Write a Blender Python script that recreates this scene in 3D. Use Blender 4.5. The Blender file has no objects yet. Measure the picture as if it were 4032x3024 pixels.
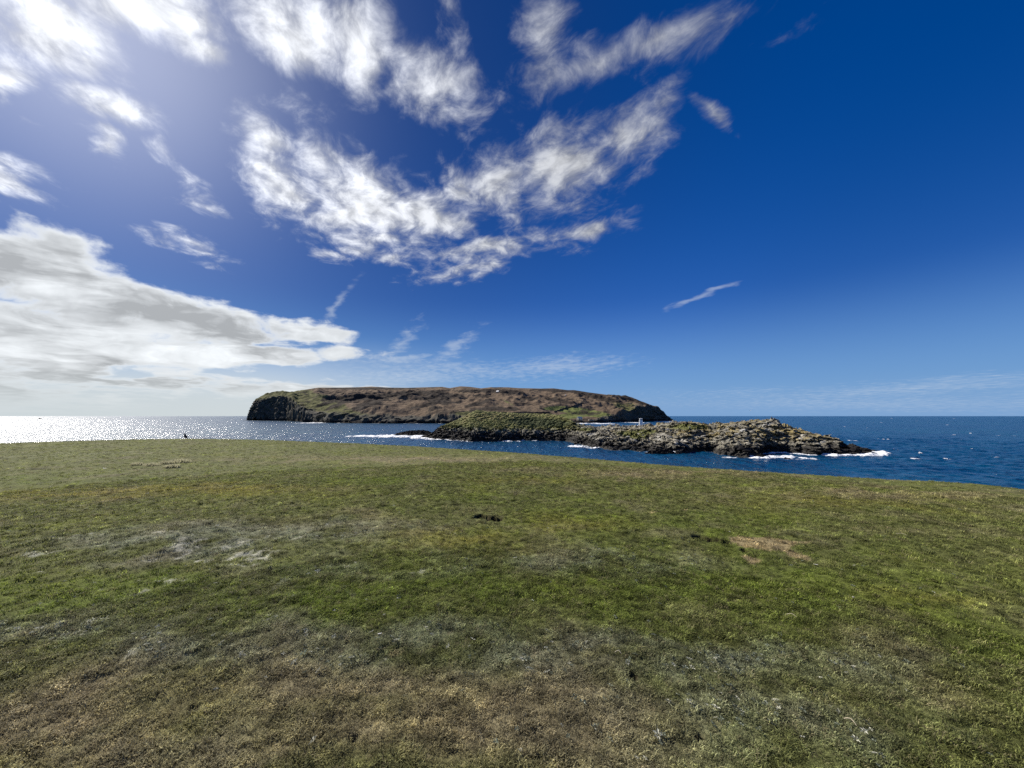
import bpy, bmesh, math, random
import numpy as np
from mathutils import Vector

# ------------------------------------------------------------------ camera
PITCH = math.atan(126/1515)            # horizon sits below the middle of the frame
EYE = 12.0                             # metres above the sea
FPX, CU, CV = 1515.0, 2016.0, 1512.0   # focal length and centre, photograph pixels
SUN_AZ, SUN_EL = math.radians(-51.5), math.radians(37)

scn = bpy.context.scene
cam_d = bpy.data.cameras.new('camera'); cam = bpy.data.objects.new('camera', cam_d)
scn.collection.objects.link(cam); scn.camera = cam
cam_d.sensor_width = 36; cam_d.lens = 36*FPX/4032
cam_d.clip_start = 0.05; cam_d.clip_end = 80000
cam.location = (0, 0, EYE); cam.rotation_euler = (math.pi/2+PITCH, 0, 0)
scn.view_settings.view_transform = 'Standard'; scn.view_settings.look = 'None'
scn.view_settings.exposure = 0.5; scn.view_settings.gamma = 1
scn.view_settings.use_curve_mapping = False
scn.render.engine = 'CYCLES'
scn.cycles.max_bounces = 4; scn.cycles.diffuse_bounces = 2; scn.cycles.glossy_bounces = 2
scn.cycles.sample_clamp_indirect = 4; scn.cycles.use_denoising = False

sd = bpy.data.lights.new('sun', 'SUN'); sun = bpy.data.objects.new('sun', sd)
scn.collection.objects.link(sun)
sd.energy = 4.7; sd.angle = math.radians(0.55); sd.color = (1.0, 0.94, 0.86)
SUNDIR = Vector((math.sin(SUN_AZ)*math.cos(SUN_EL), math.cos(SUN_AZ)*math.cos(SUN_EL), math.sin(SUN_EL)))
sun.rotation_euler = SUNDIR.to_track_quat('Z', 'Y').to_euler()
sun.location = (0, 0, 60)

def ray(u, v):
    """world direction through a photograph pixel (used to read positions off the photograph)"""
    x = (u-CU)/FPX; y = -(v-CV)/FPX
    cp, sp = math.cos(PITCH), math.sin(PITCH)
    d = Vector((x, cp - y*sp, sp + y*cp)); d.normalize(); return d
def azel(u, v):
    d = ray(u, v); return math.atan2(d.x, d.y), math.asin(d.z)
def on_plane(u, v, z):
    d = ray(u, v); t = (z-EYE)/d.z
    return d.x*t, d.y*t

# ------------------------------------------------------------------ node helper
class NB:
    def __init__(s, nt): s.nt = nt
    def n(s, typ, **kw):
        nd = s.nt.nodes.new(typ)
        for k, v in kw.items(): setattr(nd, k, v)
        return nd
    def put(s, sock, v):
        if isinstance(v, bpy.types.NodeSocket): s.nt.links.new(v, sock)
        elif v is not None:
            if sock.type == 'RGBA' and hasattr(v, '__len__') and len(v) == 3: v = (*v, 1)
            sock.default_value = v
    def m(s, op, a, b=None, c=None, clamp=False):
        nd = s.n('ShaderNodeMath', operation=op, use_clamp=clamp)
        for i, v in enumerate((a, b, c)):
            if v is not None: s.put(nd.inputs[i], v)
        return nd.outputs[0]
    def vm(s, op, a, b=None, sc=None):
        nd = s.n('ShaderNodeVectorMath', operation=op)
        s.put(nd.inputs[0], a)
        if b is not None: s.put(nd.inputs[1], b)
        if sc is not None: s.put(nd.inputs['Scale'], sc)
        return nd.outputs['Value'] if op in ('LENGTH', 'DOT_PRODUCT', 'DISTANCE') else nd.outputs[0]
    def noise(s, vec, scale, detail=4, rough=.5, dist=0, out=0, lac=2.0):
        nd = s.n('ShaderNodeTexNoise'); s.put(nd.inputs['Vector'], vec)
        nd.inputs['Scale'].default_value = scale; nd.inputs['Detail'].default_value = detail
        nd.inputs['Roughness'].default_value = rough; nd.inputs['Distortion'].default_value = dist
        nd.inputs['Lacunarity'].default_value = lac
        return nd.outputs[out]
    def ss(s, x, lo, hi, a=0., b=1.):
        nd = s.n('ShaderNodeMapRange', interpolation_type='SMOOTHSTEP')
        s.put(nd.inputs[0], x); nd.inputs[1].default_value = lo; nd.inputs[2].default_value = hi
        nd.inputs[3].default_value = a; nd.inputs[4].default_value = b
        return nd.outputs[0]
    def mix(s, f, a, b, mode='MIX'):
        nd = s.n('ShaderNodeMix', data_type='RGBA', blend_type=mode)
        s.put(nd.inputs[0], f); s.put(nd.inputs[6], a); s.put(nd.inputs[7], b)
        return nd.outputs[2]
    def link(s, a, b): s.nt.links.new(a, b)

# ------------------------------------------------------------------ sky (world)
world = bpy.data.worlds.new('World'); scn.world = world; world.use_nodes = True
world.cycles.sampling_method = 'MANUAL'; world.cycles.sample_map_resolution = 512
N = NB(world.node_tree); world.node_tree.nodes.clear()
SKY_K = 0.071
def build_world():
    sky = N.n('ShaderNodeTexSky', sky_type='NISHITA', sun_disc=False)
    sky.sun_elevation = SUN_EL; sky.sun_rotation = SUN_AZ
    sky.altitude = 0; sky.air_density = 1.0; sky.dust_density = 0.6; sky.ozone_density = 4.0
    hs = N.n('ShaderNodeHueSaturation'); N.link(sky.outputs[0], hs.inputs['Color'])
    hs.inputs['Saturation'].default_value = 1.40; hs.inputs['Value'].default_value = 0.94
    tc = N.n('ShaderNodeTexCoord'); d = tc.outputs['Generated']
    ds = N.vm('DOT_PRODUCT', d, tuple(SUNDIR))
    skyc = N.mix(1.0, hs.outputs[0], N.mix(N.ss(ds, .25, .97), (0.72, 0.655, 1.0), (.24, .32, .50)), 'MULTIPLY')
    sp = N.n('ShaderNodeSeparateXYZ'); N.link(d, sp.inputs[0]); x, y, z = sp.outputs
    az = N.m('ARCTAN2', x, y); el = N.m('ARCSINE', z)
    zz = N.m('ADD', N.m('MAXIMUM', z, 0.0), 0.07)
    cb = N.n('ShaderNodeCombineXYZ'); N.link(N.m('DIVIDE', x, zz), cb.inputs[0]); N.link(N.m('DIVIDE', y, zz), cb.inputs[1])
    pl = cb.outputs[0]
    # warp: slow and quick curls of the cloud layer
    w1 = N.vm('SUBTRACT', N.noise(pl, 1.3, 2, .5, out=1), (.5, .5, .5))
    w2 = N.vm('SUBTRACT', N.noise(pl, 5.0, 2, .5, out=1), (.5, .5, .5))
    q = N.n('ShaderNodeCombineXYZ'); N.link(az, q.inputs[0]); N.link(el, q.inputs[1])
    qs = N.m('MULTIPLY', N.ss(el, 0.0, .5, .25, 1.0), 1.0)
    wv = N.vm('SCALE', N.vm('ADD', N.vm('SCALE', w1, sc=.12), N.vm('SCALE', w2, sc=.05)), sc=qs)
    Q0 = N.vm('MULTIPLY', N.vm('ADD', q.outputs[0], wv), (1, 1, 0))
    def ellmask(items):
        acc = None
        for (cx, cy, L, W, ang, s) in items:
            k = 4032/2212; cx *= k; cy *= k; L *= k; W *= k
            c, sn = math.cos(math.radians(ang)), math.sin(math.radians(ang))
            a0 = azel(cx-L*c, cy-L*sn); a1 = azel(cx+L*c, cy+L*sn)
            b0 = azel(cx+W*sn, cy-W*c); b1 = azel(cx-W*sn, cy+W*c)
            ma = ((a1[0]-a0[0])/2, (a1[1]-a0[1])/2); mb = ((b1[0]-b0[0])/2, (b1[1]-b0[1])/2)
            la = math.hypot(*ma); th = math.atan2(ma[1], ma[0])
            lb = abs(-ma[1]*mb[0]+ma[0]*mb[1])/la
            ce = azel(cx, cy)
            mp = N.n('ShaderNodeMapping', vector_type='TEXTURE'); N.link(Q0, mp.inputs[0])
            mp.inputs['Location'].default_value = (ce[0], ce[1], 0)
            mp.inputs['Rotation'].default_value = (0, 0, th)
            mp.inputs['Scale'].default_value = (la*1.22, lb*1.22, 1)
            v = N.m('MULTIPLY_ADD', N.vm('LENGTH', mp.outputs[0]), -s, s)
            acc = v if acc is None else N.m('SMOOTH_MAX', acc, v, .12)
        return acc
    cumulus = ellmask([
        (640,90,190,85,20,1.0),(775,110,115,75,60,.9),(930,200,125,75,15,.9),
        (560,310,110,60,25,.85),(620,400,150,70,25,1.0),(770,425,230,105,30,1.0),(330,330,60,25,40,.35),(400,390,50,20,40,.4),(450,440,60,16,20,.45),(905,480,140,85,20,1.0),(1000,400,60,70,0,.8),
        (840,545,120,30,10,.7),(1080,400,125,95,-10,.95),(1210,360,180,95,-20,.92),(1340,285,130,65,-35,.85),(1430,215,60,35,-30,.6),
        (1520,235,55,18,45,.5),(1060,548,180,28,-12,.8),(1275,490,90,32,-18,.6),
        (1180,120,75,80,20,.62),(1290,130,150,50,-12,.6),(1430,90,170,55,-18,.55),(1600,45,150,50,-20,.36),(975,40,80,25,80,.3),
        (120,50,200,95,35,1.25),(300,25,220,75,15,1.25),(420,110,130,40,32,1.0),(170,130,60,22,50,.9),
        (20,190,60,70,40,1.0),(235,255,110,42,25,.95),(225,320,60,25,40,.8),(40,400,110,48,8,1.0),
        (395,525,110,16,22,.75),(720,545,50,14,20,.5),(90,290,60,14,25,.5),
        (-260,80,300,160,20,1.1),(-300,430,220,90,5,.9)])
    bank = ellmask([
        (40,550,210,85,18,1.25),(200,640,230,75,22,1.25),(430,700,280,55,14,1.2),(120,740,330,90,4,1.2),
        (640,715,110,22,6,1.0),(500,765,320,26,2,.95),(120,810,330,30,3,.9),(340,830,380,22,2,.85),
        (640,840,260,16,2,.75),(-350,620,400,260,5,1.3),(-200,840,500,60,0,1.1)])
    # high wisps: thin streaks
    wisp = ellmask([
        (735,655,60,10,-50,.8),(865,735,55,16,-50,.7),(985,752,60,16,-35,.8),(1200,795,150,18,-4,.8),
        (1525,638,80,9,-18,1.0),(1010,800,230,22,2,.6),(900,815,160,18,0,.7),(870,775,75,10,0,.9),(1960,838,330,14,-4,.55),(1850,870,520,16,0,.4),(1700,853,250,10,0,.3)])
    # detail
    st = N.n('ShaderNodeMapping', vector_type='TEXTURE'); N.link(N.vm('ADD', pl, N.vm('SCALE', w2, sc=.10)), st.inputs[0])
    st.inputs['Rotation'].default_value = (0, 0, math.radians(118)); st.inputs['Scale'].default_value = (1.25, .9, 1)
    n1 = N.noise(st.outputs[0], 7.5, 11, .62, .25)
    n1s = N.noise(N.vm('ADD', st.outputs[0], (0.03, 0.05, 0)), 7.5, 6, .55, .25)
    n3 = N.noise(st.outputs[0], 2.1, 5, .55)
    e = N.m('ADD', N.m('MULTIPLY', N.m('SUBTRACT', n1, .5), 3.0), N.m('MULTIPLY', N.m('SUBTRACT', n3, .5), 1.6))
    dc = N.m('ADD', e, N.m('MULTIPLY_ADD', N.m('MAXIMUM', cumulus, -.7), 1.7, -.52))
    aC = N.m('MULTIPLY', N.m('POWER', N.ss(dc, -.50, 1.25), 1.2), .97)
    # the layer behind the viewer: the same broken cloud
    back = N.m('MULTIPLY', N.ss(y, .1, -.35), N.ss(z, .02, .2))
    aB = N.m('MULTIPLY', back, N.ss(N.m('ADD', N.m('MULTIPLY', n3, .6), N.m('MULTIPLY', n1, .4)), .50, .64))
    qq = N.vm('ADD', N.vm('MULTIPLY', q.outputs[0], (1.05, 1.5, 1)), N.vm('SCALE', w1, sc=.08))
    nk = N.noise(qq, 9.5, 9, .60)
    nks = N.noise(N.vm('ADD', qq, (-.02, .035, 0)), 9.5, 4, .5)
    # bank: white tops, grey bases in flat layers
    lay = N.noise(N.vm('ADD', N.vm('MULTIPLY', q.outputs[0], (2.4, 11, 1)), N.vm('SCALE', w1, sc=.7)), 1.3, 5, .55)
    db = N.m('SUBTRACT', N.m('MULTIPLY_ADD', N.m('SUBTRACT', nk, .5), 3.6, N.m('MULTIPLY', bank, 1.6)), .16)
    db = N.m('ADD', db, N.m('MULTIPLY', N.m('SUBTRACT', lay, .5), N.ss(el, .38, .08, .6, 3.2)))
    aK = N.ss(db, -.25, .65)
    aW = N.m('MULTIPLY', N.ss(N.m('MULTIPLY_ADD', N.m('SUBTRACT', n1, .5), 2.2, N.m('MULTIPLY', wisp, 1.1)), -.1, 1.1), .42)
    # sun closeness
    near = N.ss(ds, .70, 1.0)
    # thin edges let the blue through, cores are white with soft grey relief
    rel = N.m('MULTIPLY', N.m('SUBTRACT', n1, n1s), 1.3)
    bri = N.m('ADD', N.ss(dc, .1, 1.6, .66, .76), rel)
    bri = N.m('MULTIPLY', N.m('MINIMUM', N.m('MAXIMUM', bri, .5), .90), N.m('MULTIPLY_ADD', near, .55, 1.0))
    bri = N.m('MULTIPLY', bri, N.ss(ds, .25, .92, .52, .92))
    cc = N.vm('SCALE', (9.5, 9.8, 10.4), sc=bri)
    tops = N.m('MULTIPLY', N.m('SUBTRACT', nk, nks), .9)
    bb = N.m('ADD', N.ss(lay, .38, .62, .34, .84), tops)
    bb = N.m('ADD', N.m('MULTIPLY', bb, N.ss(db, .2, 1.0)), N.m('MULTIPLY', N.ss(db, 1.0, .2), .88))
    bb = N.m('MULTIPLY', N.m('MAXIMUM', bb, .42), N.m('MULTIPLY_ADD', near, .3, 1.0))
    ck = N.vm('SCALE', (8.7, 9.05, 9.3), sc=bb)
    # thick pale air low under the bank, on the sun's side
    side = N.ss(az, .0, -.65)
    low = N.m('MULTIPLY', N.m('MULTIPLY', N.ss(el, .20, .03), side), .85)
    lowc = N.mix(N.ss(el, 0.0, .12), (6.3, 6.9, 7.1), (7.0, 7.7, 8.2))
    glow = N.m('MULTIPLY', N.m('POWER', N.m('MAXIMUM', ds, 0.0), 34.0), .34)
    c = N.mix(glow, skyc, (9.4, 9.5, 10.4))
    c = N.mix(N.m('MULTIPLY', N.ss(el, .30, -0.02), .8), c, (1.55, 3.75, 7.0))
    c = N.mix(N.m('MULTIPLY', N.ss(el, .085, 0.0), .55), c, (2.4, 4.0, 6.6))
    c = N.mix(low, c, lowc)
    c = N.mix(aW, c, (6.0, 6.8, 7.8))
    c = N.mix(aB, c, cc)
    c = N.mix(aC, c, cc)
    c = N.mix(N.m('MULTIPLY', aK, .96), c, ck)
    c = N.mix(N.m('MULTIPLY', N.ss(el, .10, .0), N.m('MULTIPLY', side, .9)), c, (6.2, 6.8, 7.0))
    bg = N.n('ShaderNodeBackground'); N.link(c, bg.inputs[0]); bg.inputs[1].default_value = SKY_K
    out = N.n('ShaderNodeOutputWorld'); N.link(bg.outputs[0], out.inputs[0])
build_world()

# ------------------------------------------------------------------ numpy noise
def _h(ix, iy, seed):
    h = (ix.astype(np.int64)*374761393 + iy.astype(np.int64)*668265263 + seed*2147483647) & 0xffffffff
    h = ((h ^ (h >> 13))*1274126177) & 0xffffffff
    return ((h ^ (h >> 16)) & 0xffff)/65535.0
def vnoise(x, y, seed=0):
    x = np.asarray(x, float); y = np.asarray(y, float)
    xi = np.floor(x); yi = np.floor(y); fx = x-xi; fy = y-yi
    xi = xi.astype(np.int64); yi = yi.astype(np.int64)
    def g(dx, dy):
        a = _h(xi+dx, yi+dy, seed)*2*np.pi
        return np.cos(a)*(fx-dx)+np.sin(a)*(fy-dy)
    ux = fx*fx*fx*(fx*(fx*6-15)+10); uy = fy*fy*fy*(fy*(fy*6-15)+10)
    a = g(0, 0)*(1-ux)+g(1, 0)*ux; b = g(0, 1)*(1-ux)+g(1, 1)*ux
    return (a*(1-uy)+b*uy)*1.5          # about -1..1
def fbm(x, y, octv=4, seed=0, gain=.5):
    t = 0; a = 1
    for i in range(octv):
        t = t+a*vnoise(x*2**i+i*17.3, y*2**i-i*9.1, seed+i); a *= gain
    return t
def ridged(x, y, octv=4, seed=0):
    t = 0; a = 1
    for i in range(octv):
        t = t+a*(1-2*np.abs(vnoise(x*2**i+i*7.7, y*2**i+i*3.3, seed+i))); a *= .5
    return t
def sst(x, a, b):
    t = np.clip((x-a)/(b-a), 0, 1); return t*t*(3-2*t)
def lerp3(a, b, t): return a*(1-t[..., None])+b*t[..., None]

def grid_mesh(name, X, Y, Z, mat, cols=None, foam=None, wrap=False, smooth=True, parent=None):
    r, c = X.shape
    co = np.stack([X, Y, Z], -1).reshape(-1, 3).astype(np.float32)
    i = np.arange(r-1)[:, None]*c; nc = c if wrap else c-1
    j = np.arange(nc)[None, :]; j2 = (j+1) % c
    q = np.stack([i+j, i+j2, i+c+j2, i+c+j], -1).reshape(-1, 4).astype(np.int32)
    me = bpy.data.meshes.new(name)
    me.vertices.add(len(co)); me.vertices.foreach_set('co', co.ravel())
    me.loops.add(q.size); me.loops.foreach_set('vertex_index', q.ravel())
    me.polygons.add(len(q)); me.polygons.foreach_set('loop_start', np.arange(0, q.size, 4, dtype=np.int32))
    me.polygons.foreach_set('loop_total', np.full(len(q), 4, np.int32))
    me.polygons.foreach_set('use_smooth', np.full(len(q), smooth))
    me.update(calc_edges=True); me.validate()
    if cols is not None:
        a = me.attributes.new('col', 'FLOAT_COLOR', 'POINT')
        f = np.ones((len(co), 4), np.float32); f[:, :3] = cols.reshape(-1, 3); a.data.foreach_set('color', f.ravel())
    if foam is not None:
        a = me.attributes.new('foam', 'FLOAT', 'POINT'); a.data.foreach_set('value', foam.ravel().astype(np.float32))
    me.materials.append(mat)
    o = bpy.data.objects.new(name, me); scn.collection.objects.link(o)
    if parent: o.parent = parent
    return o

# ------------------------------------------------------------------ materials
def new_mat(name):
    m = bpy.data.materials.new(name); m.use_nodes = True
    nt = m.node_tree; b = nt.nodes['Principled BSDF']
    b.inputs['Specular IOR Level'].default_value = .3
    return m, NB(nt), b
def flat(name, c, rough=.7, var=.25, scale=3, spec=.3):
    m, n, b = new_mat(name)
    g = n.n('ShaderNodeNewGeometry')
    t = n.noise(g.outputs['Position'], scale, 4, .6)
    k = n.ss(t, .3, .7, 1-var, 1+var)
    n.link(n.vm('SCALE', tuple(c), sc=k), b.inputs['Base Color'])
    b.inputs['Roughness'].default_value = rough; b.inputs['Specular IOR Level'].default_value = spec
    return m
def attr_mat(name, scale, rough=.9, var=.35, bump=.5, bscale=None, bdist=.1, spec=.15):
    m, n, b = new_mat(name)
    g = n.n('ShaderNodeNewGeometry'); p = g.outputs['Position']
    a = n.n('ShaderNodeAttribute', attribute_name='col')
    t = n.noise(p, scale, 6, .65)
    k = n.ss(t, .25, .75, 1-var, 1+var)
    n.link(n.vm('SCALE', a.outputs['Color'], sc=k), b.inputs['Base Color'])
    bp = n.n('ShaderNodeBump'); bp.inputs['Strength'].default_value = bump; bp.inputs['Distance'].default_value = bdist
    n.link(n.noise(p, bscale or scale, 6, .7), bp.inputs['Height']); n.link(bp.outputs[0], b.inputs['Normal'])
    b.inputs['Roughness'].default_value = rough; b.inputs['Specular IOR Level'].default_value = spec
    return m
M_ground = attr_mat('turf_soil', 60, .95, .55, .9, 90, .012, .1)
M_hill = attr_mat('heath', .06, .95, .22, .4, .09, 5, .05)
M_islet = attr_mat('islet_rock', 1.3, .85, .35, .7, .9, .5, .15)

# ------------------------------------------------------------------ foreground turf
EDGE = [(-400,1752),(0,1745),(250,1737),(500,1730),(740,1727),(900,1728),(1100,1733),(1400,1745),(1640,1756),(1760,1764),(2016,1780),(2200,1794),
        (2450,1815),(2700,1835),(2950,1852),(3200,1867),(3450,1882),(3700,1893),(3850,1903),(4032,1925),(4500,1965)]
_eu = np.array([e[0] for e in EDGE], float); _ev = np.array([e[1] for e in EDGE], float)
def edge_tan(th):
    """tangent of the depression of the grass brow for a bearing"""
    u = CU+FPX*np.tan(th)*1.003
    v = np.interp(u, _eu, _ev)
    return (v-1638)/FPX*np.cos(th)
GZ = EYE-1.62
def und(x, y):
    r = np.hypot(x, y)
    return (.10*fbm(x/9, y/9, 3, 3)+.035*fbm(x/1.6, y/1.6, 3, 8)+.017*fbm(x/.22, y/.22, 3, 9))*sst(r, .5, 6)**.5
HOLES = []   # x, y, rx, ry, rot, depth
def hole(u, v, wpx, hpx, depth, rot=0):
    x, y = on_plane(u, v, GZ)
    x0, _ = on_plane(u-wpx/2, v, GZ); x1, _ = on_plane(u+wpx/2, v, GZ)
    _, y0 = on_plane(u, v+hpx/2, GZ); _, y1 = on_plane(u, v-hpx/2, GZ)
    HOLES.append((x, y, (x1-x0)/2, (y1-y0)/2, rot, depth))
hole(1899,2030,56,22,.26); hole(1948,2040,64,25,.28); hole(1922,2036,46,16,.22)
hole(1862,2037,16,8,.05); hole(1917,1996,16,6,.06); hole(1365,1878,26,5,.08); hole(1392,1882,44,6,.10)
hole(2757,2098,64,22,.16); hole(2800,2106,74,22,.14); hole(2850,2114,60,18,.10); hole(2930,2142,26,10,.05)
hole(1390,2885,40,38,.05); hole(1262,2870,26,20,.03); hole(2490,2635,60,36,.045); hole(2760,2870,40,30,.03)
hole(1560,2525,40,16,.03); hole(740,1737,16,3,.10); hole(760,2780,40,30,.03); hole(830,2024,26,8,.04)
hole(150,1849,40,5,.06); hole(500,1840,24,4,.05); hole(600,1760,30,3,.05); hole(1530,1862,26,4,.04); hole(2240,1816,30,4,.06)
def carve(x, y):
    d = np.zeros_like(x); soil = np.zeros_like(x)
    for hx, hy, rx, ry, rot, dep in HOLES:
        m = (np.abs(x-hx) < 3*rx+.3) & (np.abs(y-hy) < 3*ry+.3)
        if not m.any(): continue
        xx = x[m]-hx; yy = y[m]-hy
        wob = 1+.25*vnoise(xx*14+hx, yy*14+hy, 5)
        q = np.sqrt((xx/rx)**2+(yy/ry)**2)*wob
        d[m] = np.maximum(d[m], dep*(1-sst(q, .65, 1.05))-.25*dep*np.exp(-((q-1.35)/.25)**2))
        soil[m] = np.maximum(soil[m], 1-sst(q, .85, 1.25))
    return d, soil
def brow_fall(s): return .42*(np.sqrt(s*s+2.2)+s)
_TH = np.radians(np.linspace(-180, 180, 1441))
def _solve():
    tgt = edge_tan(np.clip(_TH, math.radians(-58), math.radians(58)))
    lo = np.full_like(_TH, 4.); hi = np.full_like(_TH, 120.)
    rr = np.geomspace(3, 130, 400)[:, None]
    U = und(rr*np.sin(_TH), rr*np.cos(_TH))
    for _ in range(24):
        mid = (lo+hi)/2
        Z = GZ+U-brow_fall(rr-mid)
        dep = ((EYE-Z)/rr).min(0)          # smallest depression = silhouette
        big = dep > tgt; lo = np.where(big, mid, lo); hi = np.where(big, hi, mid)
    D = (lo+hi)/2
    k = np.hanning(9); k /= k.sum(); D = np.convolve(np.pad(D, 4, mode='edge'), k, 'valid')
    w = sst(np.abs(np.degrees(_TH)), 60, 100)
    return D*(1-w)+w*380
_D = _solve()
def ground_z(x, y):
    r = np.hypot(x, y); th = np.arctan2(x, y)
    D = np.interp(th, _TH, _D)
    c, soil = carve(x, y)
    f = brow_fall(r-D)
    z = GZ+und(x, y)-f-c
    z = z-sst(f, 1.5, 4)*(1.2*ridged(x/3.1, y/3.1, 4, 21)-.3)
    z = z+sst(r, 40, 300)*sst(-y, 0, 60)*14
    return np.maximum(z, -4), soil, f

PATCH = []   # colour patches read off the photograph: u, v, half w, half h, kind, weight
def P(u, v, w, h, kind, s=1.):
    x, y = on_plane(u, v, GZ); x1, _ = on_plane(u+w, v, GZ)
    _, ya = on_plane(u, v+h, GZ)
    vb = max(v-h, 1700); _, yb = on_plane(u, vb, GZ)
    PATCH.append((x, y, max(abs(x1-x), .05), max((yb-ya)/2, .05), kind, s))
# kinds: 0 lush green, 1 tan dry, 2 grey plantain with leaf glint in its colour, 3 bare straw, 4 yellow-olive
P(300,2360,600,90,0,1.0); P(1200,2360,350,80,0,.9); P(700,2290,240,40,0,1.0); P(1180,2250,120,20,0,.7); P(1700,2290,260,70,0,.6)
P(2250,2330,600,120,0,.6); P(2600,2050,700,80,0,.7); P(3100,2250,700,110,0,.6); P(3700,2450,400,120,0,.5); P(1450,1900,300,25,0,.7)
P(1300,1835,300,9,0,.6); P(300,1880,400,20,0,.5); P(2000,1950,400,22,0,.5); P(1500,2200,200,30,0,.5)
P(500,2760,800,230,1,.75); P(200,2950,600,200,1,.7); P(700,2900,900,160,2,.4); P(1500,2880,500,160,1,.8); P(1400,2640,350,60,1,.7); P(2450,2830,500,170,1,.7); P(2000,2700,350,80,1,.6)
P(3900,2780,200,90,1,.5); P(800,1930,500,22,4,.9); P(200,1950,300,25,4,.6); P(1770,2115,230,25,4,.8); P(2250,2050,220,35,4,.7); P(1650,1800,600,12,1,.8)
P(2600,1850,500,14,1,.8); P(3500,1920,500,18,1,.8); P(3300,1960,500,30,4,.5); P(2050,2150,200,22,1,.5); P(3700,2340,300,40,4,.4); P(2480,1872,120,6,1,.9)
P(1000,2110,600,60,2,.9); P(740,2160,160,35,2,1.2); P(1450,2250,350,35,2,.6); P(2300,2200,500,45,2,.7); P(200,2500,500,60,2,.8); P(900,2560,500,60,2,.8)
P(1500,2470,500,60,2,.9); P(2200,2560,700,90,2,.8); P(2900,2560,500,60,2,.6); P(3000,2800,700,160,2,.7); P(3700,2620,300,60,2,.4); P(250,1790,300,14,2,.4); P(500,2150,220,25,2,.7)
P(1400,2030,200,20,1,.5); P(1300,2430,60,20,0,.8); P(2050,1885,300,8,4,.5)
P(2935,2117,85,18,3,1.6); P(3060,2128,110,24,3,1.6); P(3130,2158,60,12,3,1.4); P(2960,2165,50,18,3,1.3); P(2720,1995,60,5,3,.7); P(2600,2010,40,4,3,.7)
P(1520,2545,90,26,3,.8); 
P(760,2160,110,30,5,1.0); P(830,2135,60,14,5,.9); P(690,2300,60,18,5,.8); P(235,2180,60,22,5,.75); P(90,2290,30,12,5,.9); P(640,2210,50,12,5,.7); P(1490,2550,60,20,5,.6); P(1090,2295,30,10,5,.7)
P(960,2190,90,16,5,.75); P(1000,2140,120,14,5,.6); P(560,2350,60,14,5,.6); P(330,2330,40,12,5,.6); P(1080,2370,40,10,5,.55); P(1380,2330,40,10,5,.55); P(620,2110,90,12,5,.55); P(60,2480,60,25,5,.7); P(380,2450,50,14,5,.6); P(520,2570,50,16,5,.6); P(900,2480,80,20,5,.55); P(1250,2240,40,10,5,.6); P(1650,2230,40,10,5,.6); P(50,2600,50,20,5,.6)
# (linear base colours)
KCOL = np.array([(.132,.168,.030), (.285,.240,.135), (.225,.235,.150), (.34,.275,.145), (.240,.215,.055), (.46,.45,.37)])
KBASE = np.array([.155, .168, .052])
def turf_col(x, y):
    sh = x.shape
    jx = x+.35*fbm(x/.8, y/.8, 3, 31)*np.clip(np.hypot(x, y)/6, .3, 2); jy = y+.35*fbm(x/.8, y/.8, 3, 37)*np.clip(np.hypot(x, y)/6, .3, 3)
    W = [np.zeros(sh) for _ in range(6)]
    for px, py, w, h, k, s in PATCH:
        g = s*np.exp(-(((jx-px)/w)**2+((jy-py)/h)**2))
        W[k] = np.maximum(W[k], g) if k in (3, 5) else W[k]+g
    n1 = fbm(x/1.7, y/1.7, 4, 41); n2 = fbm(x/.45, y/.45, 4, 43); n3 = fbm(x/.9+4, y/.9, 4, 47); n4 = fbm(x/.12, y/.12, 3, 53)
    W[0] = np.clip(W[0]+.30*n1+.25*n2, 0, 1.4); W[1] = np.clip(W[1]+.35*n3-.15*n1, 0, 1.4)
    W[2] = np.clip(W[2]*(1+.8*n2)+.25*n3-.1, 0, 1.4); W[4] = np.clip(W[4]+.2*n1, 0, 1.2)
    W[3] = sst(W[3]+.35*n2, .55, .75)
    tot = W[0]+W[1]+W[2]+W[4]; den = np.maximum(tot, 1.0)
    c = (KCOL[0]*W[0][..., None]+KCOL[1]*W[1][..., None]+KCOL[2]*W[2][..., None]+KCOL[4]*W[4][..., None])/den[..., None]
    c = c+KBASE*np.clip(1-tot, 0, 1)[..., None]
    c = lerp3(c, KCOL[3], np.clip(W[3], 0, 1))
    W[5] = sst(W[5]*1.1+.45*n2+.8*n4, .5, 1.0)*sst(W[5], .06, .3); c = lerp3(c, KCOL[5], W[5]*.7)
    c = c*np.clip(1+.34*n4+.22*n2+.10*n1, .3, 2)[..., None]
    return np.clip(c, .01, 1), W

def build_ground():
    a = np.concatenate([np.arange(-60, 60, .25), np.arange(60, 300, 3.0)])
    th = np.radians(a)
    r = np.concatenate([[.02, .15], np.geomspace(.35, 3, 180), np.geomspace(3, 17, 320)[1:], np.geomspace(17, 70, 160)[1:], np.geomspace(70, 460, 26)[1:]])
    R, T = np.meshgrid(r, th, indexing='ij')
    X = R*np.sin(T); Y = R*np.cos(T)
    Z, soil, f = ground_z(X, Y)
    c, W = turf_col(X, Y)
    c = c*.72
    c = lerp3(c, np.array([.022, .015, .010]), np.clip(soil, 0, 1))
    rock = sst(f+.6*fbm(X/2, Y/2, 3, 61), 1.6, 2.6)
    c = lerp3(c, np.array([.06, .055, .05]), rock)
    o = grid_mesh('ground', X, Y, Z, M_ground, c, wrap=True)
    o['kind'] = 'structure'
    return o
build_ground()

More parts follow.
